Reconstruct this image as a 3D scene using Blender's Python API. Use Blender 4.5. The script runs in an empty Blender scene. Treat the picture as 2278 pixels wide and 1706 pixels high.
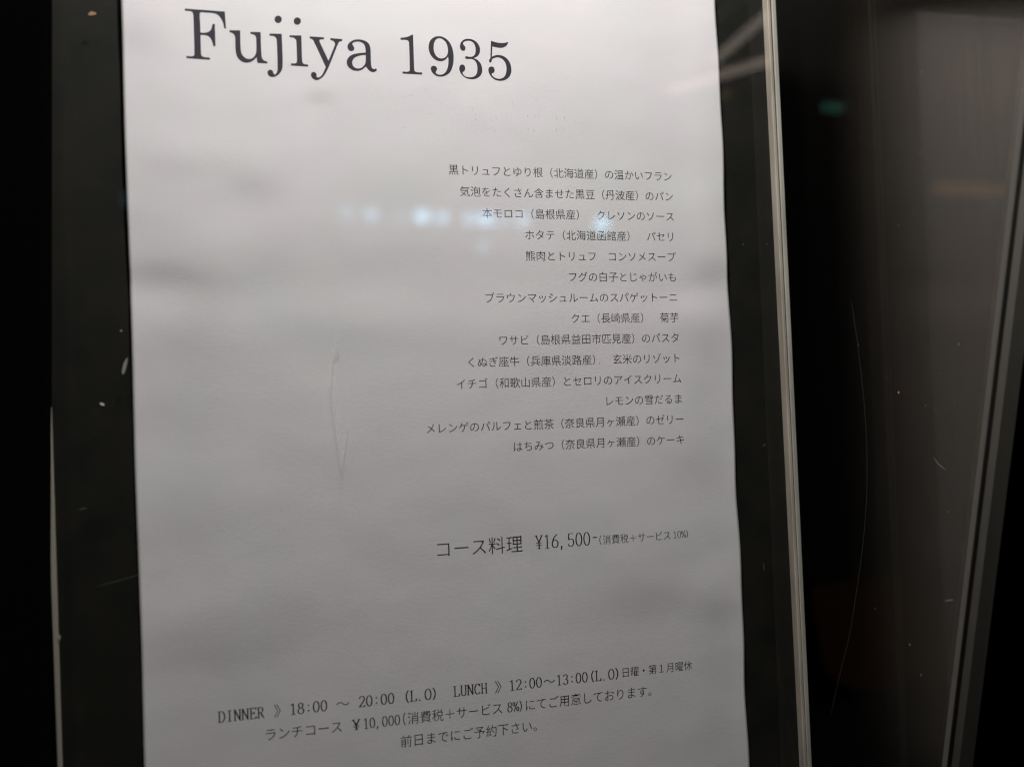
import bpy, bmesh, math, random
from mathutils import Vector, Matrix, noise
random.seed(7)
scene = bpy.context.scene
COL = scene.collection

# ------------------------------------------------------------------ camera
W, H, F = 2278.0, 1706.0, 2450.0            # photograph size and focal length in its pixels
ex = Vector((8068, -215, F)).normalized()   # sheet's horizontal, in camera axes (right, down, forward)
dn = Vector((.0365, 1, -.032)); dn = (dn - ex * dn.dot(ex)).normalized()
ey = ex.cross(dn)
def ray(x, y):
    d = Vector((x - W / 2, y - H / 2, F))
    return Vector((d.dot(ex), d.dot(ey), -d.dot(dn)))
_a, _b = ray(294.4, 853), ray(1629.1, 853)
DIST = .21 / (_b.x / _b.y - _a.x / _a.y)
_o = ray(930, 853)
CAM = -_o * (DIST / _o.y)
def hit(x, y, Y=0.0):                       # where a sight line meets the plane Y
    w = ray(x, y); return CAM + w * ((Y - CAM.y) / w.y)
def hitx(x, y, X):                          # where a sight line meets the plane X
    w = ray(x, y); return CAM + w * ((X - CAM.x) / w.x)
cam = bpy.data.cameras.new('camera'); co = bpy.data.objects.new('camera', cam); COL.objects.link(co)
r = Vector((ex[0], ey[0], -dn[0])); u = -Vector((ex[1], ey[1], -dn[1])); fw = Vector((ex[2], ey[2], -dn[2]))
co.matrix_world = Matrix(((r.x, u.x, -fw.x, CAM.x), (r.y, u.y, -fw.y, CAM.y), (r.z, u.z, -fw.z, CAM.z), (0, 0, 0, 1)))
cam.sensor_width = 36; cam.lens = F / W * 36; cam.clip_start = .01; cam.clip_end = 200
cam.dof.use_dof = True
cam.dof.focus_distance = (hit(1330, 800) - CAM).dot(fw)
cam.dof.aperture_fstop = 6.6; cam.dof.aperture_blades = 0
scene.camera = co

# ------------------------------------------------------------------ light
wd = bpy.data.worlds.new('World'); scene.world = wd; wd.use_nodes = True
wd.node_tree.nodes['Background'].inputs[0].default_value = (.35, .32, .3, 1)
wd.node_tree.nodes['Background'].inputs[1].default_value = .014
scene.view_settings.view_transform = 'Standard'; scene.view_settings.look = 'None'
scene.view_settings.exposure = 0; scene.view_settings.gamma = 1
scene.cycles.caustics_reflective = False; scene.cycles.caustics_refractive = False
scene.cycles.sample_clamp_indirect = 2.0
scene.cycles.use_adaptive_sampling = False
scene.cycles.filter_width = 1.2            # crisp print, as the photograph has it
LAMP_POS = Vector((.002, -.120, .480))
la = bpy.data.lights.new('lamp_light', 'AREA'); la.shape = 'RECTANGLE'; la.size = .05; la.size_y = .02
la.energy = 5.15; la.color = (1, .968, .955)
lo = bpy.data.objects.new('lamp_light', la); COL.objects.link(lo)
lo.location = LAMP_POS
lo.rotation_euler = (Vector((0, .0, 0)) - LAMP_POS).to_track_quat('-Z', 'Y').to_euler()

# ------------------------------------------------------------------ materials
def mat(name, color, rough=.5, metal=0, **kw):
    m = bpy.data.materials.new(name); m.use_nodes = True
    b = m.node_tree.nodes['Principled BSDF']
    b.inputs['Base Color'].default_value = (*color, 1); b.inputs['Roughness'].default_value = rough
    b.inputs['Metallic'].default_value = metal
    for k, v in kw.items(): b.inputs[k.replace('_', ' ')].default_value = v
    return m
def node(m, t, **kw):
    n = m.node_tree.nodes.new(t)
    for k, v in kw.items(): setattr(n, k, v)
    return n
def bump_noise(m, scale, strength, dist, stretch=(1, 1, 1), detail=3):
    nt = m.node_tree; b = nt.nodes['Principled BSDF']
    tc = node(m, 'ShaderNodeTexCoord'); mp = node(m, 'ShaderNodeMapping'); mp.inputs['Scale'].default_value = stretch
    nz = node(m, 'ShaderNodeTexNoise'); nz.inputs['Scale'].default_value = scale; nz.inputs['Detail'].default_value = detail
    bp = node(m, 'ShaderNodeBump'); bp.inputs['Strength'].default_value = strength; bp.inputs['Distance'].default_value = dist
    nt.links.new(tc.outputs['Object'], mp.inputs[0]); nt.links.new(mp.outputs[0], nz.inputs[0])
    nt.links.new(nz.outputs[0], bp.inputs['Height']); nt.links.new(bp.outputs[0], b.inputs['Normal'])
    return nz, bp
def tint_noise(m, c0, c1, scale, stretch=(1, 1, 1), lo_=.35, hi_=.65, detail=2):
    nt = m.node_tree; b = nt.nodes['Principled BSDF']
    tc = node(m, 'ShaderNodeTexCoord'); mp = node(m, 'ShaderNodeMapping'); mp.inputs['Scale'].default_value = stretch
    nz = node(m, 'ShaderNodeTexNoise'); nz.inputs['Scale'].default_value = scale; nz.inputs['Detail'].default_value = detail
    rp = node(m, 'ShaderNodeValToRGB'); e = rp.color_ramp.elements
    e[0].position = lo_; e[0].color = (*c0, 1); e[1].position = hi_; e[1].color = (*c1, 1)
    nt.links.new(tc.outputs['Object'], mp.inputs[0]); nt.links.new(mp.outputs[0], nz.inputs[0])
    nt.links.new(nz.outputs[0], rp.inputs[0]); nt.links.new(rp.outputs[0], b.inputs['Base Color'])

M_paper = mat('paper', (.8, .775, .76), .9, Specular_IOR_Level=.2)
tint_noise(M_paper, (.768, .772, .764), (.805, .774, .784), 22, detail=3)
bump_noise(M_paper, 1300, .45, .00006, detail=5)
M_ink = mat('ink', (.012, .012, .014), .7, Specular_IOR_Level=.15)
M_title = mat('title_ink', (.038, .036, .046), .7, Specular_IOR_Level=.2)
M_board = mat('black_board', (.013, .014, .010), .6, Specular_IOR_Level=.12)
tint_noise(M_board, (.007, .008, .006), (.014, .0135, .010), 60, detail=4)
M_back = mat('black_acrylic', (.013, .012, .011), .3)
M_black = mat('black_paint', (.0012, .0012, .0012), .8, Specular_IOR_Level=0)
M_edge = mat('polished_edge', (.46, .42, .36), .5)
tint_noise(M_edge, (.34, .30, .24), (.47, .42, .35), 40, (6, 6, 1))
M_edge_left = mat('dull_edge', (.35, .33, .27), .5)
M_edge_green = mat('frosted_edge', (.5, .51, .46), .45)
tint_noise(M_edge_green, (.34, .335, .285), (.44, .435, .375), 50, (6, 6, 1))
M_fluff_glint = mat('pale_dust_glint', (.75, .72, .66), .8)  # pale marks, and the painted glints on the scratch tips
M_chip = mat('orange_chip', (.55, .3, .15), .7)
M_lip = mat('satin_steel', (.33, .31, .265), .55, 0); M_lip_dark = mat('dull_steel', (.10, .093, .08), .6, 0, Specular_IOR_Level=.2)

# brushed steel: vertical grain spreads reflections sideways, a clear coat keeps a faint sharp one
M_steel = mat('brushed_steel', (.2, .18, .16), .26, 1, Coat_Weight=.25, Coat_Roughness=.03)
nt = M_steel.node_tree; b = nt.nodes['Principled BSDF']
b.inputs['Anisotropic'].default_value = .9
tint_noise(M_steel, (.132, .117, .099), (.144, .128, .109), 700, (1, 1, .012), detail=4)
nz, bp = bump_noise(M_steel, 1400, .06, .0001, (1, 1, .008), 3)
tg = node(M_steel, 'ShaderNodeTangent'); tg.direction_type = 'RADIAL'; tg.axis = 'Z'
nt.links.new(tg.outputs[0], b.inputs['Tangent'])

def clear_sheet(name, haze=0.0, gain=1.0, rough=0.0, tint=(1, 1, 1)):   # thin clear sheet: sees through, reflects by Fresnel
    m = bpy.data.materials.new(name); m.use_nodes = True; nt = m.node_tree; nt.nodes.clear()
    out = nt.nodes.new('ShaderNodeOutputMaterial'); tr = nt.nodes.new('ShaderNodeBsdfTransparent')
    tr.inputs[0].default_value = (*tint, 1)
    gl = nt.nodes.new('ShaderNodeBsdfGlossy'); gl.inputs['Roughness'].default_value = rough
    # Schlick reflectance, the same seen from either side of the sheet
    ge = nt.nodes.new('ShaderNodeNewGeometry'); dt = nt.nodes.new('ShaderNodeVectorMath'); dt.operation = 'DOT_PRODUCT'
    nt.links.new(ge.outputs['Normal'], dt.inputs[0]); nt.links.new(ge.outputs['Incoming'], dt.inputs[1])
    def mth(op, a, b_=None):
        n = nt.nodes.new('ShaderNodeMath'); n.operation = op
        for i, q in enumerate((a, b_)):
            if q is None: continue
            if isinstance(q, (int, float)): n.inputs[i].default_value = q
            else: nt.links.new(q, n.inputs[i])
        return n.outputs[0]
    p5 = mth('POWER', mth('SUBTRACT', 1.0, mth('ABSOLUTE', dt.outputs['Value'])), 5.0)
    fr = mth('ADD', mth('MULTIPLY', p5, .93), .06)
    mu = nt.nodes.new('ShaderNodeMath'); mu.operation = 'MULTIPLY'; mu.inputs[1].default_value = gain
    mx = nt.nodes.new('ShaderNodeMixShader'); df = nt.nodes.new('ShaderNodeBsdfDiffuse'); mx2 = nt.nodes.new('ShaderNodeMixShader')
    df.inputs[0].default_value = (.8, .74, .66, 1); mx2.inputs[0].default_value = haze
    nt.links.new(fr, mu.inputs[0]); nt.links.new(mu.outputs[0], mx.inputs[0])
    nt.links.new(tr.outputs[0], mx.inputs[1]); nt.links.new(gl.outputs[0], mx.inputs[2])
    nt.links.new(mx.outputs[0], mx2.inputs[1]); nt.links.new(df.outputs[0], mx2.inputs[2])
    nt.links.new(mx2.outputs[0], out.inputs[0]); return m
M_cover = clear_sheet('clear_acrylic', 0.0, 2.0)
M_film = clear_sheet('clear_film', 0.0, .03)
M_strip = clear_sheet('clear_channel', .010, .5)
M_strip_left = clear_sheet('clear_channel_left', .002, .5)
def scratch_mat(name, a, col=(.9, .88, .84)):
    m = bpy.data.materials.new(name); m.use_nodes = True; nt = m.node_tree; nt.nodes.clear()
    out = nt.nodes.new('ShaderNodeOutputMaterial'); tr = nt.nodes.new('ShaderNodeBsdfTransparent'); df = nt.nodes.new('ShaderNodeBsdfDiffuse')
    df.inputs[0].default_value = (*col, 1); mx = nt.nodes.new('ShaderNodeMixShader'); mx.inputs[0].default_value = a
    nt.links.new(tr.outputs[0], mx.inputs[1]); nt.links.new(df.outputs[0], mx.inputs[2]); nt.links.new(mx.outputs[0], out.inputs[0]); return m
M_scratch = scratch_mat('scratched_acrylic', .28)
M_hair = scratch_mat('hairline_scratch', .07)
def emit(name, color, s):
    m = bpy.data.materials.new(name); m.use_nodes = True; nt = m.node_tree; nt.nodes.clear()
    out = nt.nodes.new('ShaderNodeOutputMaterial'); e = nt.nodes.new('ShaderNodeEmission')
    e.inputs[0].default_value = (*color, 1); e.inputs[1].default_value = s; nt.links.new(e.outputs[0], out.inputs[0]); return m

# ------------------------------------------------------------------ object helpers
def obj(name, verts, faces, m, parent=None, smooth=False, **props):
    me = bpy.data.meshes.new(name); me.from_pydata([tuple(v) for v in verts], [], faces); me.update()
    if smooth:
        for p in me.polygons: p.use_smooth = True
    me.materials.append(m); o = bpy.data.objects.new(name, me); COL.objects.link(o)
    if parent: o.parent = parent
    for k, v in props.items(): o[k] = v
    return o
def thing(name, label, cat, loc=(0, 0, 0), group=None):
    o = bpy.data.objects.new(name, None); COL.objects.link(o); o.empty_display_size = .02
    o['label'] = label; o['category'] = cat
    if group: o['group'] = group
    return o
def prism(quad, off):                       # closed block: front polygon pushed back by off
    n = len(quad); v = [Vector(q) for q in quad] + [Vector(q) + Vector(off) for q in quad]
    f = [list(range(n)), list(range(2 * n - 1, n - 1, -1))] + [[i, i + n, (i + 1) % n + n, (i + 1) % n] for i in range(n)]
    return v, f
def fix(o):
    bm = bmesh.new(); bm.from_mesh(o.data); bmesh.ops.recalc_face_normals(bm, faces=bm.faces); bm.to_mesh(o.data); bm.free(); return o
def bevel(o, w, seg=2):
    fix(o); md = o.modifiers.new('bevel', 'BEVEL'); md.width = w; md.segments = seg; return o
def box(name, x0, x1, y0, y1, z0, z1, m, parent=None, bv=0, **p):
    v, f = prism([(x0, y0, z0), (x1, y0, z0), (x1, y0, z1), (x0, y0, z1)], (0, y1 - y0, 0))
    o = obj(name, v, f, m, parent, **p)
    return bevel(o, bv) if bv else fix(o)

# ------------------------------------------------------------------ the sheet's slight waves (toward the viewer)
def disp(x, y): s = 2278 / 2212; p = hit(x * s, y * s); return p.x, p.z
WAVES = []
def wave(px, py, sx, sz, a):                # a > 0 turns the surface down, away from the lamp
    x, z = disp(px, py); WAVES.append((x, z, sx / 1000, sz / 1000, a * 1.45))
wave(335, 592, 15, 5, .042); wave(470, 612, 15, 6, .024); wave(600, 560, 18, 9, .008); wave(320, 655, 14, 6, -.016)
wave(395, 362, 12, 5, .018); wave(545, 408, 9, 5.5, .026); wave(470, 300, 20, 7, -.008); wave(470, 500, 18, 7, -.010)
wave(880, 572, 22, 8, .014); wave(700, 520, 20, 8, .006); wave(560, 672, 20, 7, -.012); wave(850, 650, 26, 8, -.015); wave(1150, 660, 26, 8, -.013)
wave(420, 745, 28, 7, .014); wave(800, 735, 34, 7, .012); wave(1200, 760, 30, 9, .007)
wave(1535, 590, 10, 6, .036); wave(1495, 655, 12, 6, -.030); wave(1530, 745, 12, 7, .022); wave(1345, 655, 18, 7, -.012)
wave(290, 70, 12, 7, .022); wave(330, 500, 16, 7, .012); wave(690, 212, 5, 2.6, .030); wave(640, 190, 6, 3, -.012)
wave(1400, 1300, 22, 9, .022); wave(1540, 1235, 12, 7, -.018); wave(1560, 1320, 9, 6, .016); wave(480, 1405, 26, 9, .018); wave(380, 1290, 14, 8, -.012)
wave(560, 1240, 26, 10, -.010); wave(640, 1330, 18, 8, .010); wave(900, 1180, 50, 14, .006); wave(1500, 420, 12, 7, -.014); wave(1500, 1000, 14, 9, .014)
wave(1480, 1100, 16, 8, -.010); wave(350, 900, 16, 9, .010); wave(370, 1010, 16, 9, -.008); wave(350, 1120, 14, 8, .010); wave(1080, 1400, 30, 10, -.008)
def hsheet(x, z):
    h = 0.0
    for x0, z0, sx, sz, a in WAVES:
        h += a * sz * .8862 * math.erf((z - z0) / sz) * math.exp(-((x - x0) / sx) ** 2)
    h += .00010 * noise.noise(Vector((x * 30, z * 34, 1.3))) + .00006 * noise.noise(Vector((x * 62, z * 75, 5.1))) + .000012 * noise.noise(Vector((x * 150, z * 190, 2.7)))
    return min(h * 1.0 + .0003, .0013)
def on_sheet(x, z, lift=.000015): return Vector((x, -hsheet(x, z) - .0002 - lift, z))

# ------------------------------------------------------------------ menu sheet
sheet = thing('menu_sheet', 'white paper menu with printed Japanese courses, pinned flat on the black board', 'menu')
def edges(z):
    t = (z + .1281) / .26
    return -.0909 - .0013 * t + .00012 * math.sin(z * 61), .1186 - .0004 * t + .00030 * math.sin(z * 74 + 1.1) + .00015 * math.sin(z * 173)
ZT, ZB = .1425, -.158
NX, NZ = 210, 300; vs = []; fs = []
for j in range(NZ + 1):
    z = ZB + (ZT - ZB) * j / NZ; xl, xr = edges(z)
    for i in range(NX + 1):
        x = xl + (xr - xl) * i / NX; vs.append(on_sheet(x, z, 0))
for j in range(NZ):
    for i in range(NX):
        k = j * (NX + 1) + i; fs.append((k, k + 1, k + NX + 2, k + NX + 1))
po = obj('paper', vs, fs, M_paper, sheet, True)
sm = po.modifiers.new('thickness', 'SOLIDIFY'); sm.thickness = .00018; sm.offset = -1

# ------------------------------------------------------------------ lettering
def cap_curve(loops, name='c'):             # filled flat shape (holes cut) from closed loops
    cu = bpy.data.curves.new(name, 'CURVE'); cu.dimensions = '2D'; cu.fill_mode = 'BOTH'
    for lp in loops:
        sp = cu.splines.new('POLY'); sp.points.add(len(lp) - 1); sp.use_cyclic_u = True
        for p, q in zip(sp.points, lp): p.co = (q[0], q[1], 0, 1)
    o = bpy.data.objects.new(name, cu); me = bpy.data.meshes.new_from_object(o)
    v = [(p.co.x, p.co.y) for p in me.vertices]; f = [list(p.vertices) for p in me.polygons]
    bpy.data.objects.remove(o); bpy.data.curves.remove(cu); bpy.data.meshes.remove(me)
    return v, f
def smooth_loop(pts, n=5):                  # Catmull-Rom between points; a third value marks a corner
    out = []; N = len(pts)
    for i in range(N):
        p0, p1, p2, p3 = pts[i - 1], pts[i], pts[(i + 1) % N], pts[(i + 2) % N]
        c1, c2 = len(p1) > 2, len(p2) > 2
        P1 = Vector(p1[:2]); P2 = Vector(p2[:2]); L = (P2 - P1).length
        t1 = (P2 - P1) if c1 else ((P2 - Vector(p0[:2])).normalized() * L)
        t2 = (P2 - P1) if c2 else ((Vector(p3[:2]) - P1).normalized() * L)
        if c1 and c2: out.append(tuple(P1)); continue
        for k in range(n):
            t = k / n; q = P1 * (2*t**3 - 3*t*t + 1) + t1 * (t**3 - 2*t*t + t) + P2 * (3*t*t - 2*t**3) + t2 * (t**3 - t*t); out.append(tuple(q))
    return out
def ell(cx, cy, rx, ry, n=28): return [(cx + rx * math.cos(2 * math.pi * k / n), cy + ry * math.sin(2 * math.pi * k / n)) for k in range(n)]
C = 1
TITLE = [
 ('F', 11.045, 400, 10, [[(125,120,C),(1105,190,C),(1135,608,C),(1090,605,C),(1060,470),(1000,345),(920,265),(800,228),(640,220),(520,212),(492,240),(500,500),(508,705,C),(600,710),(700,690),(770,620),(800,495,C),(860,495,C),(878,1040,C),(822,1038,C),(800,950),(745,835),(650,775),(510,765,C),(522,1200),(540,1275),(600,1306),(742,1320,C),(740,1375,C),(160,1335,C),(162,1280,C),(300,1290),(345,1270),(357,1190),(345,700),(330,300),(310,215),(250,185),(125,177,C)]]),
 ('u', 11.045, 400, 10, [[(1220,645,C),(1483,652,C),(1495,1100),(1520,1220),(1600,1320),(1700,1352),(1800,1320),(1865,1220),(1880,1120),(1875,900),(1868,820),(1830,765),(1735,738,C),(1735,688,C),(1985,692,C),(2005,1250),(2025,1340),(2080,1395),(2150,1415,C),(2150,1465,C),(1905,1452,C),(1885,1310,C),(1800,1395),(1640,1447),(1500,1400),(1410,1300),(1370,1150),(1358,850),(1345,780),(1300,725),(1222,695,C)]]),
 ('j', 11.045, 580, 30, [[(215,505,C),(515,512,C),(540,1250),(515,1400),(440,1510),(350,1565),(270,1575),(200,1545),(165,1480),(180,1420),(230,1392),(285,1415),(315,1480),(345,1510),(385,1480),(408,1400),(412,1300),(390,660),(365,605),(310,570),(215,560,C)], ell(428,158,88,92)]),
 ('i', 11.045, 580, 30, [[(708,545,C),(998,552,C),(1018,1180),(1040,1235),(1085,1258),(1165,1268,C),(1162,1318,C),(742,1290,C),(742,1235,C),(830,1238),(875,1220),(888,1180),(873,700),(850,640),(800,605),(708,592,C)], ell(898,200,88,92)]),
 ('y', 12.272, 680, 60, [[(110,272,C),(495,300,C),(495,355,C),(400,358),(375,385),(385,430),(620,935,C),(790,520),(795,460),(760,405),(672,372,C),(672,318,C),(995,345,C),(992,400,C),(920,420),(880,480),(620,1120),(500,1340),(400,1430),(300,1468),(200,1430),(145,1350),(155,1270),(210,1240),(265,1260),(298,1320),(295,1375),(340,1392),(410,1360),(470,1280),(545,1110,C),(215,400),(180,355),(110,325,C)]]),
 ('a', 12.272, 680, 60, [[(1245,675),(1170,640),(1140,560),(1160,480),(1240,405),(1330,365),(1440,352),(1580,375),(1700,445),(1760,560),(1775,750),(1785,1040),(1810,1130),(1860,1160),(1920,1145,C),(1948,1190,C),(1900,1230),(1830,1245),(1750,1215),(1680,1145),(1645,1090,C),(1560,1165),(1430,1212),(1280,1190),(1160,1100),(1118,985),(1150,870),(1240,785),(1400,735),(1635,712,C),(1628,600),(1590,490),(1510,430),(1430,412),(1320,430),(1275,465),(1290,515),(1325,580),(1310,645)],
    [(1635,775,C),(1480,795),(1340,850),(1275,940),(1275,1030),(1320,1105),(1400,1142),(1500,1135),(1600,1050),(1635,960)]]),
 ('1', 13.806, 880, 60, [[(148,345,C),(300,328),(400,300),(500,250),(535,245,C),(545,500),(572,1310),(590,1365),(640,1395),(815,1408,C),(812,1475,C),(212,1443,C),(212,1380,C),(370,1385),(420,1365),(435,1320),(408,490),(385,440),(340,415),(148,408,C)]]),
 ('9', 13.806, 880, 60, [[(1330,293),(1450,315),(1590,400),(1710,570),(1775,800),(1785,1000),(1760,1200),(1680,1390),(1540,1500),(1380,1535),(1230,1500),(1120,1400),(1080,1300),(1110,1220),(1180,1203),(1250,1235),(1275,1310),(1235,1400),(1280,1455),(1380,1475),(1490,1440),(1570,1340),(1615,1180),(1625,1020),(1612,920,C),(1530,1015),(1390,1062),(1230,1020),(1090,890),(1020,720),(1020,560),(1070,420),(1190,320)],
    [(1350,358),(1450,390),(1560,510),(1605,680),(1600,820),(1540,930),(1430,975),(1310,950),(1210,840),(1170,680),(1185,500),(1250,390)]]),
 ('3', 13.806, 1000, 70, [[(570,230),(700,250),(840,340),(925,470),(942,600),(915,700),(850,775),(750,822,C),(870,885),(970,1010),(1010,1180),(985,1310),(900,1410),(780,1465),(660,1472),(500,1430),(370,1320),(305,1180),(320,1065),(390,1020),(460,1055),(485,1140),(460,1220),(405,1265),(440,1345),(520,1395),(640,1410),(760,1385),(835,1300),(860,1160),(840,1000),(780,900),(680,850),(540,852),(485,825),(485,785),(520,768),(640,785),(730,765),(785,700),(803,590),(785,440),(720,340),(640,298),(560,290),(470,315),(418,360),(430,410),(480,470),(490,530),(470,585),(420,600),(360,575),(322,480),(340,370),(400,290),(480,245)]]),
 ('5', 13.806, 1000, 70, [[(1275,290,C),(1420,335),(1560,358),(1700,355),(1805,325,C),(1790,390),(1730,460),(1640,500),(1540,508),(1420,488),(1320,462,C),(1308,780,C),(1400,740),(1500,728),(1620,745),(1760,830),(1860,970),(1905,1150),(1890,1300),(1810,1430),(1680,1505),(1540,1520),(1390,1480),(1260,1360),(1200,1220),(1215,1120),(1290,1080),(1365,1110),(1390,1200),(1360,1270),(1300,1310),(1360,1400),(1470,1450),(1580,1452),(1680,1400),(1735,1290),(1755,1140),(1720,970),(1630,855),(1500,800),(1400,815),(1310,860),(1300,920),(1255,962),(1220,920),(1225,870),(1260,825,C)]]),
]
def lay(name, v2, f, parent, m, cut=0, lift=.000015, **props):   # flat print draped on the sheet
    me = bpy.data.meshes.new(name); me.from_pydata([(x, 0, z) for x, z in v2], [], f); me.update()
    bm = bmesh.new(); bm.from_mesh(me)
    if cut:
        xs = [p[0] for p in v2]; zs = [p[1] for p in v2]
        for lo_, hi_, ax in ((min(xs), max(xs), 0), (min(zs), max(zs), 2)):
            n = int((hi_ - lo_) / cut)
            for k in range(1, n + 1):
                c = [0, 0, 0]; c[ax] = lo_ + k * cut; nn = [0, 0, 0]; nn[ax] = 1
                bmesh.ops.bisect_plane(bm, geom=bm.verts[:] + bm.edges[:] + bm.faces[:], plane_co=c, plane_no=nn)
    for w in bm.verts: w.co = on_sheet(w.co.x, w.co.z, lift)
    bm.normal_update()
    for p in bm.faces:
        if p.normal.y > 0: p.normal_flip()
    bm.to_mesh(me); bm.free()
    me.materials.append(m); o = bpy.data.objects.new(name, me); COL.objects.link(o); o.parent = parent
    for k, w in props.items(): o[k] = w
    return o
title = bpy.data.objects.new('title_lettering', None); COL.objects.link(title); title.parent = sheet
title['label'] = 'large dark serif heading across the top of the sheet'
for ch, sc, ox, oy, loops in TITLE:
    L2 = []
    for lp in loops:
        s = smooth_loop(lp) if len(lp) != 28 else lp
        q = [hit(ox + x / sc, oy + y / sc, -.0006) for x, y in s]; L2.append([(p.x * 1000, p.z * 1000) for p in q])
    v, f = cap_curve(L2)
    lay('letter', [(x / 1000, z / 1000) for x, z in v], f, title, M_title, .0015)

# --- Japanese: outlines of the built-in font, strokes thinned with light horizontals and small wedge ends
KANJI = []
def glyph_loops(text):
    cu = bpy.data.curves.new('t', 'FONT'); cu.body = text; cu.resolution_u = 3
    o = bpy.data.objects.new('t', cu); COL.objects.link(o); KANJI.clear()
    c = o.to_curve(bpy.context.evaluated_depsgraph_get()); out = []
    for sp in c.splines:
        bp = sp.bezier_points; n = len(bp); lp = []
        for i in range(n):
            a, b_ = bp[i], bp[(i + 1) % n]
            P0, P1, P2, P3 = [Vector(q[:2]) for q in (a.co, a.handle_right, b_.handle_left, b_.co)]
            straight = abs((P1 - P0).cross(P3 - P0)) < 1e-5 and abs((P2 - P0).cross(P3 - P0)) < 1e-5
            for k in range(1 if straight else 3):
                t = k / 3; lp.append(P0 * (1-t)**3 + P1 * 3*t*(1-t)**2 + P2 * 3*t*t*(1-t) + P3 * t**3)
        q = []
        for p in lp:
            if not q or (p - q[-1]).length > 1e-4: q.append(p)
        if len(q) > 2 and (q[0] - q[-1]).length < 1e-4: q.pop()
        if len(q) > 2: out.append(q); KANJI.append('\u4e00' <= text[sp.character_index] <= '\u9fff')
    o.to_curve_clear(); bpy.data.objects.remove(o); bpy.data.curves.remove(cu)
    return out
def area(lp): return sum(lp[i - 1].x * lp[i].y - lp[i].x * lp[i - 1].y for i in range(len(lp))) / 2
def mincho(loops, ax0, ay0, serif=True):
    big = max(loops, key=lambda l: abs(area(l))); sgn = 1 if area(big) > 0 else -1
    res = []
    for lp, kj in zip(loops, list(KANJI)):
        ax, ay = (ax0 * .8 + .001, ay0 * .75) if kj else (ax0, ay0)
        if max(max(p.x for p in lp) - min(p.x for p in lp), max(p.y for p in lp) - min(p.y for p in lp)) < .28: ax, ay = ax * .15, ay * .15
        n = len(lp); ed = []
        for i in range(n):
            d = lp[(i + 1) % n] - lp[i]; L = d.length; d = d / L
            nr = Vector((d.y, -d.x)) * sgn; ed.append((d, L, nr, math.hypot(ax * nr.x, ay * nr.y)))
        out = []
        for i in range(n):
            d0, L0, n0, o0 = ed[i - 1]; d1, L1, n1, o1 = ed[i]
            cr = n0.x * n1.y - n0.y * n1.x
            if abs(cr) < .2: s = (n0 * o0 + n1 * o1) * -.5
            else: s = Vector((-(o0 * n1.y - o1 * n0.y) / cr, -(n0.x * o1 - n1.x * o0) / cr))
            if s.length > 2.2 * max(ax, ay): s = s.normalized() * 2.2 * max(ax, ay)
            p = lp[i] + s
            # wedge at the right end of a horizontal stroke or upper right corner
            top_in = n0.y > .95 and n1.x > .95; top_out = n1.y > .95 and n0.x > .95
            if serif and (top_in or top_out):
                Lt, Lr = (L0, L1) if top_in else (L1, L0)
                if Lt > .22 and d0.cross(d1) * sgn > 0:
                    w = [p + Vector((-.095, 0)), p + Vector((-.035, .042)), p + Vector((.008, -.010))]
                    out += w if top_in else w[::-1]; continue
            out.append(p)
        res.append(out)
    return res
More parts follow.
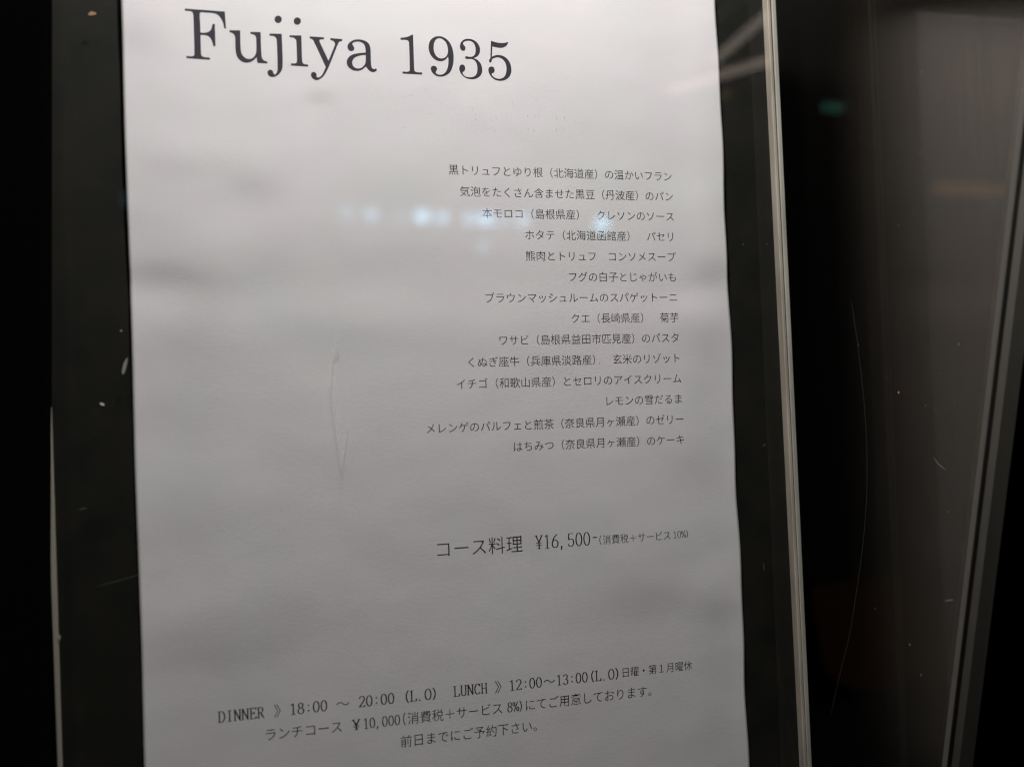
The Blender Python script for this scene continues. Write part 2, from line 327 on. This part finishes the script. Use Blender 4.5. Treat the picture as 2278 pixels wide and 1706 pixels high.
# --- small Latin and figures in a light roman, from pen strokes (thick uprights, thin horizontals)
def arc(cx, cy, rx, ry, a0, a1, n=12): return [(cx + rx * math.cos(math.radians(a0 + (a1 - a0) * k / n)), cy + ry * math.sin(math.radians(a0 + (a1 - a0) * k / n))) for k in range(n + 1)]
def sf(x, y, w=.09): return [(x - w, y), (x + w, y)]
ROM = {
 '0': [arc(.25, .5, .18, .48, 0, 360, 20)],
 '1': [[(.26, .03), (.26, .97)], [(.26, .96), (.13, .86)], sf(.26, .02, .12)],
 '2': [arc(.25, .73, .17, .25, 165, -20, 10) + [(.30, .42), (.07, .03)], [(.07, .03), (.42, .03)], [(.42, .03), (.44, .14)]],
 '3': [arc(.24, .74, .15, .23, 160, -90, 10), arc(.24, .27, .18, .25, 90, -160, 12)],
 '5': [[(.12, .96), (.4, .96)], [(.12, .96), (.11, .55)], arc(.24, .31, .18, .28, 130, -155, 12)],
 '6': [[(.38, .97), (.2, .78)] + arc(.25, .3, .18, .28, 160, 520, 18)],
 '8': [arc(.25, .76, .14, .21, 0, 360, 14), arc(.25, .27, .18, .26, 0, 360, 16)],
 'D': [[(.1, .03), (.1, .97)], [(.02, .97), (.2, .97)], [(.02, .03), (.2, .03)], [(.2, .97)] + arc(.2, .5, .24, .47, 75, -75, 10) + [(.2, .03)]],
 'I': [[(.25, .03), (.25, .97)], sf(.25, .97, .12), sf(.25, .03, .12)],
 'N': [[(.09, .03), (.09, .97)], [(.09, .97), (.41, .03)], [(.41, .03), (.41, .97)], sf(.08, .97, .06), sf(.09, .03, .06), sf(.41, .97, .07)],
 'E': [[(.12, .03), (.12, .97)], [(.04, .97), (.42, .97)], [(.04, .03), (.43, .03)], [(.12, .52), (.32, .52)], [(.42, .97), (.42, .83)], [(.43, .03), (.45, .2)], [(.32, .6), (.32, .44)]],
 'R': [[(.11, .03), (.11, .97)], [(.03, .97), (.2, .97)], [(.2, .97)] + arc(.22, .74, .17, .23, 80, -80, 8) + [(.11, .51)], [(.24, .5), (.42, .03)], sf(.11, .03, .08), [(.38, .03), (.48, .03)]],
 'L': [[(.13, .03), (.13, .97)], sf(.13, .97, .1), [(.03, .03), (.43, .03)], [(.43, .03), (.45, .22)]],
 'U': [[(.1, .97), (.1, .3)] + arc(.255, .28, .155, .26, 180, 360, 10) + [(.41, .97)], sf(.1, .97, .08), sf(.41, .97, .07)],
 'C': [[(.42, .78)] + arc(.27, .5, .2, .48, 50, 310, 16) + [(.43, .2)], [(.42, .96), (.42, .76)]],
 'H': [[(.1, .03), (.1, .97)], [(.4, .03), (.4, .97)], [(.1, .52), (.4, .52)], sf(.1, .97, .07), sf(.1, .03, .07), sf(.4, .97, .07), sf(.4, .03, .07)],
 'O': [arc(.25, .5, .2, .48, 0, 360, 20)],
 '(': [arc(.62, .5, .36, .66, 128, 232, 10)], ')': [arc(-.12, .5, .36, .66, 52, -52, 10)],
 ':': [ell(.25, .22, .065, .065, 8), ell(.25, .70, .065, .065, 8)], '.': [ell(.17, .06, .06, .06, 8)],
 ',': [ell(.15, .06, .06, .06, 8), [(.18, .06), (.12, -.15)]],
 '-': [[(.05, .55), (.45, .55)], [(.05, .575), (.45, .575)]],
 '¥': [[(.25, .03), (.25, .48)], [(.07, .97), (.25, .48)], [(.25, .48), (.43, .97)], [(.08, .44), (.42, .44)], [(.08, .28), (.42, .28)], sf(.25, .03, .09), sf(.08, .97, .07), sf(.42, .97, .06)],
 '%': [arc(.10, .74, .085, .2, 0, 360, 12), arc(.41, .24, .085, .2, 0, 360, 12), [(.42, .97), (.1, .03)]],
}
def roman(text, thick=.088, thin=.046):
    V = []; Fc = []; x0 = 0
    for ch in text:
        if ch != ' ':
            for st in ROM[ch]:
                n = len(st)
                if ch in ':.,' and n == 8:
                    b0 = len(V); V += [(x0 + x, y) for x, y in st]; Fc.append(list(range(b0, b0 + 8))); continue
                b0 = len(V)
                for i in range(n):
                    p = Vector(st[i]); a = Vector(st[max(0, i - 1)]); c = Vector(st[min(n - 1, i + 1)])
                    if st[0] == st[-1] and i in (0, n - 1): a, c = Vector(st[-2]), Vector(st[1])
                    d = (c - a).normalized(); h = .5 * math.hypot(thick * d.y, thin * d.x)
                    if i in (0, n - 1) and st[0] != st[-1]: p = p + d * (-.015 if i == 0 else .015)
                    nn = Vector((-d.y, d.x)) * h
                    V += [(x0 + p.x + nn.x, p.y + nn.y), (x0 + p.x - nn.x, p.y - nn.y)]
                for i in range(n - 1): k = b0 + 2 * i; Fc.append([k, k + 1, k + 3, k + 2])
        x0 += .5
    return V, Fc
# image positions of each run: crop helpers give photograph pixels from enlarged crops
c2 = lambda x, y: (940 + x / 3.6867, 340 + y / 3.685)
c3 = lambda x, y: (900 + x / 3.3515, 640 + y / 3.3515)
c4 = lambda x, y: (940 + x / 3.5677, 1150 + y / 3.5677)
c5 = lambda x, y: (460 + x / 3.6867, 1440 + y / 3.6885)
c6 = lambda x, y: (980 + x / 3.6867, 1440 + y / 3.6885)
INKLIFT = -.0007
def kana(text, a, b_, zc, em, ax=.003, ay=.012):    # zc = centre line of the em box, metres
    xl = hit(*a, INKLIFT).x; xr = hit(*b_, INKLIFT).x
    lp = mincho(glyph_loops(text), ax, ay); v, f = cap_curve(lp)
    mn = min(p[0] for p in v); mx = max(p[0] for p in v); s = (xr - xl) / (mx - mn)
    return [(xl + (x - mn) * s, zc + (y - .38) * em) for x, y in v], f
def lat(text, a, b_, zc, cap, thick=.088, thin=.046):
    xl = hit(*a, INKLIFT).x; xr = hit(*b_, INKLIFT).x
    v, f = roman(text, thick, thin); mn = min(p[0] for p in v); mx = max(p[0] for p in v); s = (xr - xl) / (mx - mn)
    return [(xl + (x - mn) * s, zc + (y - .5) * cap) for x, y in v], f
def line(parts, label):
    V = []; Fc = []
    for v, f in parts:
        k = len(V); V += v; Fc += [[i + k for i in q] for q in f]
    return lay('printed_line', V, Fc, sheet, M_ink, .0015, label=label)
ROWS = [
 ('黒トリュフとゆり根（北海道産）の温かいフラン', c2(215,135), c2(2045,205)),
 ('気泡をたくさん含ませた黒豆（丹波産）のパン', c2(308,320), c2(2055,370)),
 ('本モロコ（島根県産）　クレソンのソース', c2(492,495), c2(2060,527)),
 ('ホタテ（北海道函館産）　パセリ', c2(845,675), c2(2056,693)),
 ('熊肉とトリュフ　コンソメスープ', c2(848,850), c2(2078,862)),
 ('フグの白子とじゃがいも', c2(1203,1022), c2(2078,1027)),
 ('ブラウンマッシュルームのスパゲットーニ', c3(605,75), c3(2030,75)),
 ('クエ（長崎県産）　菊芋', c3(1245,230), c3(2040,228)),
 ('ワサビ（島根県益田市匹見産）のパスタ', c3(708,390), c3(2042,378)),
 ('くぬぎ座牛（兵庫県淡路産）　玄米のリゾット', c3(478,550), c3(2048,530)),
 ('イチゴ（和歌山県産）とセロリのアイスクリーム', c3(390,712), c3(2062,680)),
 ('レモンの雪だるま', c3(1505,845), c3(2065,828)),
 ('メレンゲのパルフェと煎茶（奈良県月ヶ瀬産）のゼリー', c3(165,1045), c3(2078,975)),
 ('はちみつ（奈良県月ヶ瀬産）のケーキ', c3(815,1183), c3(2083,1130)),
]
for i, (t, a, b_) in enumerate(ROWS):
    zc = .0733 - .00739 * i
    line([kana(t, a, b_, zc, .00385)], 'small Japanese dish line reading ' + t)
zp = -.0563
line([kana('コース料理', c4(118,250), c4(795,208), zp, .0064, .004, .014),
      lat('¥16,500', c4(893,190), c4(1330,163), zp + .0001, .0048, .075, .036),
      lat('-', c4(1350,157), c4(1384,154), zp + .0001, .0048),
      lat('(', c4(1403,172), c4(1418,172), zp - .0007, .0030),
      kana('消費税＋サービス', c4(1430,172), c4(1965,140), zp - .0007, .0036),
      lat('10%)', c4(1992,140), c4(2106,132), zp - .0007, .0026, .07, .04)], 'course price line reading コース料理 ¥16,500')
za = -.1043
line([lat('DINNER', c5(92,580), c5(475,535), za, .0036), kana('》', c5(552,520), c5(607,520), za, .0046),
      lat('18:00', c5(690,510), c5(990,478), za, .0036), kana('～', c5(1066,455), c5(1170,455), za, .0046, .01, .012),
      lat('20:00', c5(1247,440), c5(1540,412), za, .0036), lat('(L.O)', c5(1632,398), c5(1880,370), za, .0037),
      lat('LUNCH', c6(107,352), c6(385,322), za, .0036), kana('》', c6(447,310), c6(500,310), za, .0046),
      lat('12:00', c6(570,300), c6(832,272), za, .0036), kana('～', c6(848,258), c6(938,258), za, .0046, .01, .012),
      lat('13:00', c6(957,252), c6(1208,222), za, .0036), lat('(L.O)', c6(1236,218), c6(1460,195), za, .0037),
      kana('日曜・第１月曜休', c6(1497,195), c6(2065,138), za + .0001, .0037)], 'opening hours line with DINNER and LUNCH times')
zb = -.1116
line([kana('ランチコース', c5(485,715), c5(1108,650), zb, .0043), lat('¥', c5(1192,635), c5(1262,630), zb, .0034),
      lat('10,000', c5(1292,625), c5(1588,598), zb, .0034), lat('(', c5(1612,590), c5(1632,590), zb, .0038),
      kana('消費税＋サービス', c5(1650,580), c6(505,490), zb, .0043), lat('8%)', c6(548,480), c6(668,465), zb, .0034),
      kana('にてご用意しております。', c6(700,460), c6(1733,365), zb, .0043)], 'lunch course line reading ランチコース ¥10,000')
line([kana('前日までにご予約下さい。', c5(1592,765), c6(790,645), -.1189, .0043)], 'last line asking for booking by the day before')

# faint ghost ink flecks left below the heading and stray specks on the paper
V = []; Fc = []
def fleck(x, y, w, h, ang=0, Y=INKLIFT):
    p = hit(x, y, Y); k = len(V); n = 6; ca, sa = math.cos(ang), math.sin(ang)
    for i in range(n):
        t = 2 * math.pi * i / n; a, b_ = w * math.cos(t) / 2, h * math.sin(t) / 2
        V.append((p.x + a * ca - b_ * sa, p.z + a * sa + b_ * ca))
    Fc.append(list(range(k, k + n)))
for k in range(170):
    t = random.random() ** .75; x = 720 + 600 * t; y = random.choice([197, 212, 232, 248, 262, 285]) + random.gauss(0, 3) + (x - 720) * .02
    fleck(x, y, random.uniform(.0001, .00018), random.uniform(.0001, .0003), random.uniform(-.6, .6))
for x, y, h in [(1238,262,14),(1256,262,12),(1238,288,14),(1253,290,14),(1191,258,9),(1188,290,12),(1176,287,6),(1104,262,10),(1101,290,9),(1135,290,8),(1140,230,8),(898,285,9),(1052,243,8),(1058,266,8),(1174,258,5),(1246,287,6)]:
    fleck(x, y, .0001, h / 6600, random.uniform(-.3, .3))
for x, y in [(966,553),(1090,558),(1107,574),(1033,553),(955,566),(750,243),(970,225),(1148,1418),(1240,1420),(862,690),(1010,1380)]: fleck(x, y, .0003, .0002)
lay('ghost_ink_flecks', V, Fc, sheet, scratch_mat('ghost_ink', .5, (.1, .1, .1)), lift=.00002, kind='stuff')
V = []; Fc = []
fleck(1334, 808.5, .0003, .0008, -.5); lay('pencil_tick', V, Fc, sheet, scratch_mat('soft_grey', .45, (.15, .15, .15)), lift=.00002)

# ------------------------------------------------------------------ sign holder: black board, clear cover, edge strips
holder = thing('sign_holder', 'tall black board behind clear acrylic with pale lit edges, holding the menu', 'sign holder')
y0, y1 = -220, 1930
def pl(line_, y, Y): return hit(line_[0] + line_[1] * y, y, Y)
def strip(name, l, r_, Y, depth, m, parent=holder, yt=y0, yb=y1, bv=0, **p):
    q = [pl(l, yb, Y), pl(r_, yb, Y), pl(r_, yt, Y), pl(l, yt, Y)]
    v, f = prism(q, (0, depth, 0)); o = obj(name, v, f, m, parent, **p)
    return bevel(o, bv) if bv else fix(o)
strip('backing_board', (80, .0345), (1708, .0478), .0006, .0060, M_board)
strip('edge_strip', (66.5, .0358), (86.3, .0302), -.0016, .0080, M_edge_left, bv=.0003)
strip('edge_strip', (1706.8, .0488), (1713.6, .0488), -.0030, .0090, M_edge, bv=.00025)
strip('edge_strip', (1716.8, .0474), (1726.0, .0475), -.0030, .0090, M_edge_green, bv=.0003)
def sheet_plane(name, l, r_, Y, m, yt=y0, yb=y1, dx=0):
    q = [pl(l, yb, Y), pl(r_, yb, Y + dx), pl(r_, yt, Y + dx), pl(l, yt, Y)]
    return obj(name, q, [(0, 1, 2, 3)], m, holder)
sheet_plane('clear_cover', (88, .0302), (1706.3, .0486), -.0020, M_film)
sheet_plane('clear_channel', (152, .0212), (88, .0302), -.0026, M_strip_left)
sheet_plane('clear_channel', (1664, .0432), (1706.3, .0486), -.0026, M_strip)
# scratches and dust on the clear cover
def ribbon(name, pts, w, Y, m, parent, X=None, raise_=0, **p):
    P3 = [hit(x, y, Y) if X is None else hitx(x, y, X) for x, y in pts]
    V = []; Fc = []; n = len(P3)
    for i, q in enumerate(P3):
        d = (P3[min(n - 1, i + 1)] - P3[max(0, i - 1)]).normalized()
        s = d.cross(Vector((0, -1, 0)) if X is None else Vector((-1, 0, 0))).normalized() * (w / 2 * (.45 if i in (0, n - 1) else 1))
        V += [q + s, q - s]
    for i in range(n - 1): Fc.append((2 * i, 2 * i + 1, 2 * i + 3, 2 * i + 2))
    return obj(name, V, Fc, m, parent, **p)
def dense(pts, n=4):
    out = []
    for i in range(len(pts) - 1):
        p0, p1, p2, p3 = [Vector(pts[min(len(pts) - 1, max(0, i + k))]) for k in (-1, 0, 1, 2)]
        for k in range(n):
            t = k / n; out.append(tuple(.5 * ((2 * p1) + (p2 - p0) * t + (2*p0 - 5*p1 + 4*p2 - p3) * t*t + (-p0 + 3*p1 - 3*p2 + p3) * t**3)))
    return out + [pts[-1]]
YC = -.0022; YS = -.0018
ribbon('scratch', dense([(758.4,741),(750,752),(742,790),(739,854),(746,920),(753,970),(762,1026)]), .00028, YS, M_scratch, holder, label='long curved scratch in the clear cover')
ribbon('scratch', dense([(763,1030),(768,985),(773,950),(777,919)]), .00022, YS, M_scratch, holder)
ribbon('scratch', [(758.6,741.5),(755,745),(751,751)], .00025, YC - .0001, M_fluff_glint, holder)  # pale ribbon paints the glint at the scratch's upper tip
ribbon('scratch', [(762.6,1024),(763,1032)], .0002, YC - .0001, M_fluff_glint, holder)  # glint at the lower tip, painted in the same pale colour
ribbon('scratch', dense([(745,1010),(690,1085),(560,1175),(420,1245),(303,1280),(217,1304)]), .0002, YC, M_hair, holder)
ribbon('scratch', [(273.5,832),(275,824),(279,808),(283,797)], .0010, YC, scratch_mat('milky_rub', .3), holder, label='milky rub mark beside the left edge of the paper')
ribbon('scratch', [(222,897),(228,899),(232,901)], .0007, YC, M_fluff_glint, holder)
ribbon('scratch', [(197,33),(204,30),(214,31)], .0013, YC, scratch_mat('orange_mark', .55, (.6, .38, .22)), holder)
ribbon('scratch', [(176,1133),(192,1130)], .0010, YC, M_hair, holder)
ribbon('scratch', [(1699,1252),(1700,1268)], .0003, YC, M_scratch, holder)
ribbon('scratch', [(1697,993),(1703,987)], .0003, YC, M_scratch, holder)
ribbon('scratch', [(1662,984),(1668,978)], .0003, YC, M_hair, holder)
ribbon('chip', [(130.5,1411),(132.2,1417),(131.6,1423)], .0009, -.0017, M_edge, holder)
def specks(name, pts, Y, m, parent, X=None):
    V = []; Fc = []
    for x, y, s in pts:
        c = hit(x, y, Y) if X is None else hitx(x, y, X); k = len(V)
        e1, e2 = (Vector((1, 0, 0)), Vector((0, 0, 1))) if X is None else (Vector((0, 1, 0)), Vector((0, 0, 1)))
        nrm = Vector((0, -1, 0)) if X is None else Vector((-1, 0, 0)); h = s / 6600
        j = [random.uniform(.6, 1.4) for _ in range(4)]
        V += [c + e1 * h * j[0], c + e2 * h * j[1], c - e1 * h * j[2], c - e2 * h * j[3], c + nrm * h * .5]
        Fc += [(k, k + 1, k + 4), (k + 1, k + 2, k + 4), (k + 2, k + 3, k + 4), (k + 3, k, k + 4)]
    return fix(obj(name, V, Fc, m, parent, kind='stuff'))
sp = [(169,265,1.5),(213.6,408,1.5),(269.5,737,3),(1635.7,376.5,2),(1687.5,388.5,1.6),(1703.7,488,1.8),(1653,545,2),(1707,544,2.2),(1677,568,1.4),(1710.6,1021,2.2),(1647,715,1.6),(1685.5,721,1.2),(1699,1155,1.8),(1678,1377.6,1.6),(845,695,1.2),(1051,207,1.2),(1525,445,1.2)]
for k in range(46):
    sp.append((random.uniform(140, 275) if k % 2 else random.uniform(1640, 1712), random.uniform(300, 1690), random.uniform(.4, .8)))
specks('dust_specks', sp, YC, scratch_mat('dust', .14), holder)
bpy.context.view_layer.update()

# ------------------------------------------------------------------ the case the holder stands in
case = thing('display_case', 'dark open-fronted metal display case around the board, brushed steel side at right', 'display case')
XW = hit(1858, 853).x
A0, A1 = hitx(2241 - 14, 700, XW), hitx(2112 - 5, 1706, XW)
slope = (A1.y - A0.y) / (A1.z - A0.z)
def front_y(z): return A0.y + slope * (z - A0.z)
ZLO, ZHI = -.26, .55
YB = .030
# right wall as a slab with a slanted front edge
q = [(XW, YB, ZLO), (XW, front_y(ZLO), ZLO), (XW, front_y(ZHI), ZHI), (XW, YB, ZHI)]
v, f = prism(q, (.0012, 0, 0)); wall = fix(obj('side_panel', v, f, M_steel, case, label='brushed dark steel side panel'))
# lips along the slanted front edge: pale, groove, pale
n_ = Vector((0, 1, -slope)).normalized() * -1
def slant_hit(x, y, out=0.0):                        # sight line with the slanted front plane (holds X axis)
    w = ray(x, y); nn = Vector((0, 1, -slope)); t = (A0 - Vector((0, out, 0)) - CAM).dot(nn) / w.dot(nn); return CAM + w * t
def lip(name, xa, xb, m, back, out=0.0, ridge=1.3, **p):     # px columns at two heights -> X limits
    X0 = (slant_hit(xa[0], 700, out).x + slant_hit(xa[1], 1706, out).x) / 2; X1 = (slant_hit(xb[0], 700, out).x + slant_hit(xb[1], 1706, out).x) / 2
    V = []                                  # a ridge whose inner facet turns toward the case lamp
    for z in (ZLO, ZHI):
        y = front_y(z) - out; V += [(X0, y, z), (X1, y - (X1 - X0) * ridge, z), (X1, y + back, z), (X0, y + back, z)]
    f = [(0, 1, 2, 3), (7, 6, 5, 4)] + [(i, i + 4, (i + 1) % 4 + 4, (i + 1) % 4) for i in range(4)]
    return bevel(obj(name, V, f, m, case, **p), .00015)
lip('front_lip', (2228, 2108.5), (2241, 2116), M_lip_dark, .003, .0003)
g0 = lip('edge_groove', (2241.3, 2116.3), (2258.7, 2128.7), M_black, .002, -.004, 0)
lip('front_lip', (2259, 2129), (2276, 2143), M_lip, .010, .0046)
box('outer_casing', XW + .0125, XW + .35, front_y(ZLO) + .02, YB, ZLO, ZHI, M_black, case)
box('back_panel', -.20, XW + .002, YB, YB + .004, ZLO, ZHI, M_back, case)
# left post, its inner face leaning a little
q = [hit(104.0, 1930, -.012), hit(106.2, -220, -.012)]
q = [Vector((-.20, -.012, q[0].z)), q[0], q[1], Vector((-.20, -.012, q[1].z))]
v, f = prism(q, (0, .040, 0)); bevel(obj('left_post', v, f, M_black, case), .0006)
box('case_floor', -.20, XW + .05, front_y(ZLO), YB, ZLO - .004, ZLO, M_black, case)
box('case_roof', -.20, XW + .05, front_y(ZHI) + .01, YB, ZHI, ZHI + .004, M_black, case)
q = [(-.25, front_y(ZLO) + .0004, ZLO), (XW - .0003, front_y(ZLO) + .0004, ZLO), (XW - .0003, front_y(ZHI) + .0004, ZHI), (-.25, front_y(ZHI) + .0004, ZHI)]
obj('front_pane', q, [(0, 1, 2, 3)], M_cover, case)
# marks on the steel
XM = XW - .00025
ribbon('scratch', dense([(1894,667),(1912,800),(1925,930),(1929,1051),(1925,1150),(1914,1255),(1891,1405),(1866.7,1506),(1845,1604)]), .00022, 0, scratch_mat('steel_hairline', .05), case, X=XM)
M_sp = mat('steel_speck', (.2, .195, .18), .6)
M_sc = scratch_mat('steel_scratch', .12)
for pts, w in [([(2076.7,1017.8),(2088,1032),(2103.3,1045.3)], .0006), ([(2101.8,1336.5),(2112,1334.5),(2120.5,1334)], .0007), ([(2052,332),(2047,340),(2042,348)], .0004)]:
    ribbon('scratch', pts, w, 0, M_sc, case, X=XM)
specks('dust_specks', [(2133.5,766,2.6),(2088.8,830,1.5),(1974,841,1.8),(1973,870,1.4),(2059,901.7,1.5),(2078.6,910,1.6),(1965.6,1073,1.4),(1947,1353.4,1.6),(2024.2,1434,3.2),(2049,1501,2.4),(2051,158.6,1.6),(1998.5,501,2.0),(1910,767,1.8),(2110,1138,1.5),(1994,1546,1.3),(2174,946,1.4)], 0, M_sp, case, X=XM)
specks('dust_chip', [(1999.4,873.4,3.2)], 0, M_chip, case, X=XM)

# ------------------------------------------------------------------ the case's own lamp, above the frame
fix_ = thing('case_lamp', 'small warm lamp in a black housing at the top of the display case', 'lamp')
box('housing', LAMP_POS.x - .05, LAMP_POS.x + .05, LAMP_POS.y - .022, LAMP_POS.y + .022, LAMP_POS.z + .012, LAMP_POS.z + .036, M_black, fix_, .002)
box('diffuser', LAMP_POS.x - .03, LAMP_POS.x + .03, LAMP_POS.y - .013, LAMP_POS.y + .013, LAMP_POS.z + .004, LAMP_POS.z + .0115, emit('warm_diffuser', (1, .93, .84), 6), fix_, .001)
box('bracket', LAMP_POS.x - .01, LAMP_POS.x + .01, LAMP_POS.y + .0225, YB - .001, LAMP_POS.z + .02, LAMP_POS.z + .026, M_black, fix_)
box('stem', LAMP_POS.x - .006, LAMP_POS.x + .006, LAMP_POS.y - .006, LAMP_POS.y + .006, LAMP_POS.z + .0362, ZHI - .0005, M_black, fix_)

# ------------------------------------------------------------------ the street behind the viewer and added glow bars, seen only mirrored in the acrylic
MIR = -.0020
def mirrored(px, py, dist):                 # a place whose mirror image in the clear cover stands at px, py
    p = hit(px, py, MIR); d = (p - CAM).normalized(); return p + Vector((d.x, -d.y, d.z)) * dist
def globe(p, rr, m, parent, name='bulb'):
    bm = bmesh.new(); bmesh.ops.create_uvsphere(bm, u_segments=12, v_segments=8, radius=rr)
    for w in bm.verts: w.co = w.co + p
    me = bpy.data.meshes.new(name); bm.to_mesh(me); bm.free(); me.materials.append(m)
    o = bpy.data.objects.new(name, me); COL.objects.link(o); o.parent = parent
S_ = 2278 / 2212
def paned(px, py, dist):                     # the same for the slanted front pane
    p = slant_hit(px, py); d = (p - CAM).normalized(); nn = Vector((0, 1, -slope)).normalized()
    return p + (d - nn * 2 * d.dot(nn)) * dist
lamps = [(750,460,.22),(803,463,.42),(865,468,.10),(912,467,1.0),(955,470,.55),(1015,473,.5),(1050,473,.85),(1085,477,.22),(1130,476,.5),(1300,483,.95),(1045,531,.2),(280,430,.04)]
words = ['faintest', 'dim', 'very faint', 'brightest', 'medium', 'soft', 'strong', 'weak', 'pale', 'lone bright', 'low faint', 'far left faint']
for (x, y, s), wn in zip(lamps, words):
    p = paned(x * S_, y * S_, 12)
    t = thing('street_light', wn + ' bluish street light across the road, mirrored in the front pane', 'street light', group='row of bluish street lights mirrored in the front pane')
    globe(p, .085, emit('street_glow', (.36, .72, 1), 5.4 * s), t)
    box('lamp_hood', p.x - .075, p.x + .075, p.y - .075, p.y + .075, p.z + .09, p.z + .12, M_black, t, .008)
def bar(name, label, cat, px0, px1, dist, th, m, mirror):
    a, b_ = mirror(*px0, dist), mirror(*px1, dist)
    t = thing(name, label, cat); d = (b_ - a).normalized(); s = d.cross((a - CAM).normalized()).normalized() * th / 2
    k = (a - CAM).normalized() * th / 2
    q = [a - s - k, b_ - s - k, b_ + s - k, a + s - k]; v, f = prism(q, k * 2); fix(obj('glow_block', v, f, m, t))
    e0 = a - d * th * .5; 
    q = [e0 - s * 1.2 - k * 1.2, a - s * 1.2 - k * 1.2, a + s * 1.2 - k * 1.2, e0 + s * 1.2 - k * 1.2]; v, f = prism(q, k * 2.4); fix(obj('end_cap', v, f, M_black, t))
bar('added_glow', 'lower added warm glow mirrored as a pale streak beside the paper', 'added glow', (1490, 203), (1712, 134), 1.5, .013, emit('warm_glow', (1, .80, .68), 1.0), paned)  # emitter added for the lower streak, its real source unknown
bar('added_glow', 'upper added warm glow mirrored as a steep streak by the board edge', 'added glow', (1590, 135), (1712, 30), 1.5, .012, emit('warm_glow_dim', (1, .86, .74), .95), paned)  # made-up glowing bar that gives the upper streak
bar('added_glow', 'thin added cool glow mirrored at the very top of the board', 'added glow', (1590, 43), (1680, -18), 3.0, .004, emit('thin_glow', (.85, .9, 1), .35), paned)  # invented source, added only to mirror as the thin line
bar('added_glow', 'added amber glow mirrored as a dull orange band on the steel side', 'added glow', (2078, 419), (2290, 428), 2.6, .028, emit('amber_glow', (1, .62, .3), .3), paned)  # glow added for the orange band, no known lamp behind it
bar('exit_sign', 'small green exit sign mirrored as a dim blurred patch in the dark', 'exit sign', (1830, 238), (1878, 241), 2.6, .018, emit('exit_green', (.3, 1, .78), .3), paned)
bar('added_glow', 'dim added blue glow mirrored below the amber band', 'added glow', (2195, 458), (2262, 462), 2.6, .03, emit('blue_glow', (.3, .5, 1), .12), paned)  # stand-in glow added for the blue patch on the steel
bar('added_red_glow', 'dim added red glow mirrored low on the dark steel', 'shop sign', (1850, 1420), (2080, 1400), 1.0, .10, emit('red_glow', (1, .42, .2), .02), paned)  # no sign known here, weak glow added to redden the low steel
bar('added_glow', 'short added olive glow mirrored faintly just right of the paper', 'added glow', (1602, 212), (1622, 212), 1.2, .009, emit('olive_glow', (1, .72, .25), .22), paned)  # small emitter added to make the olive spot
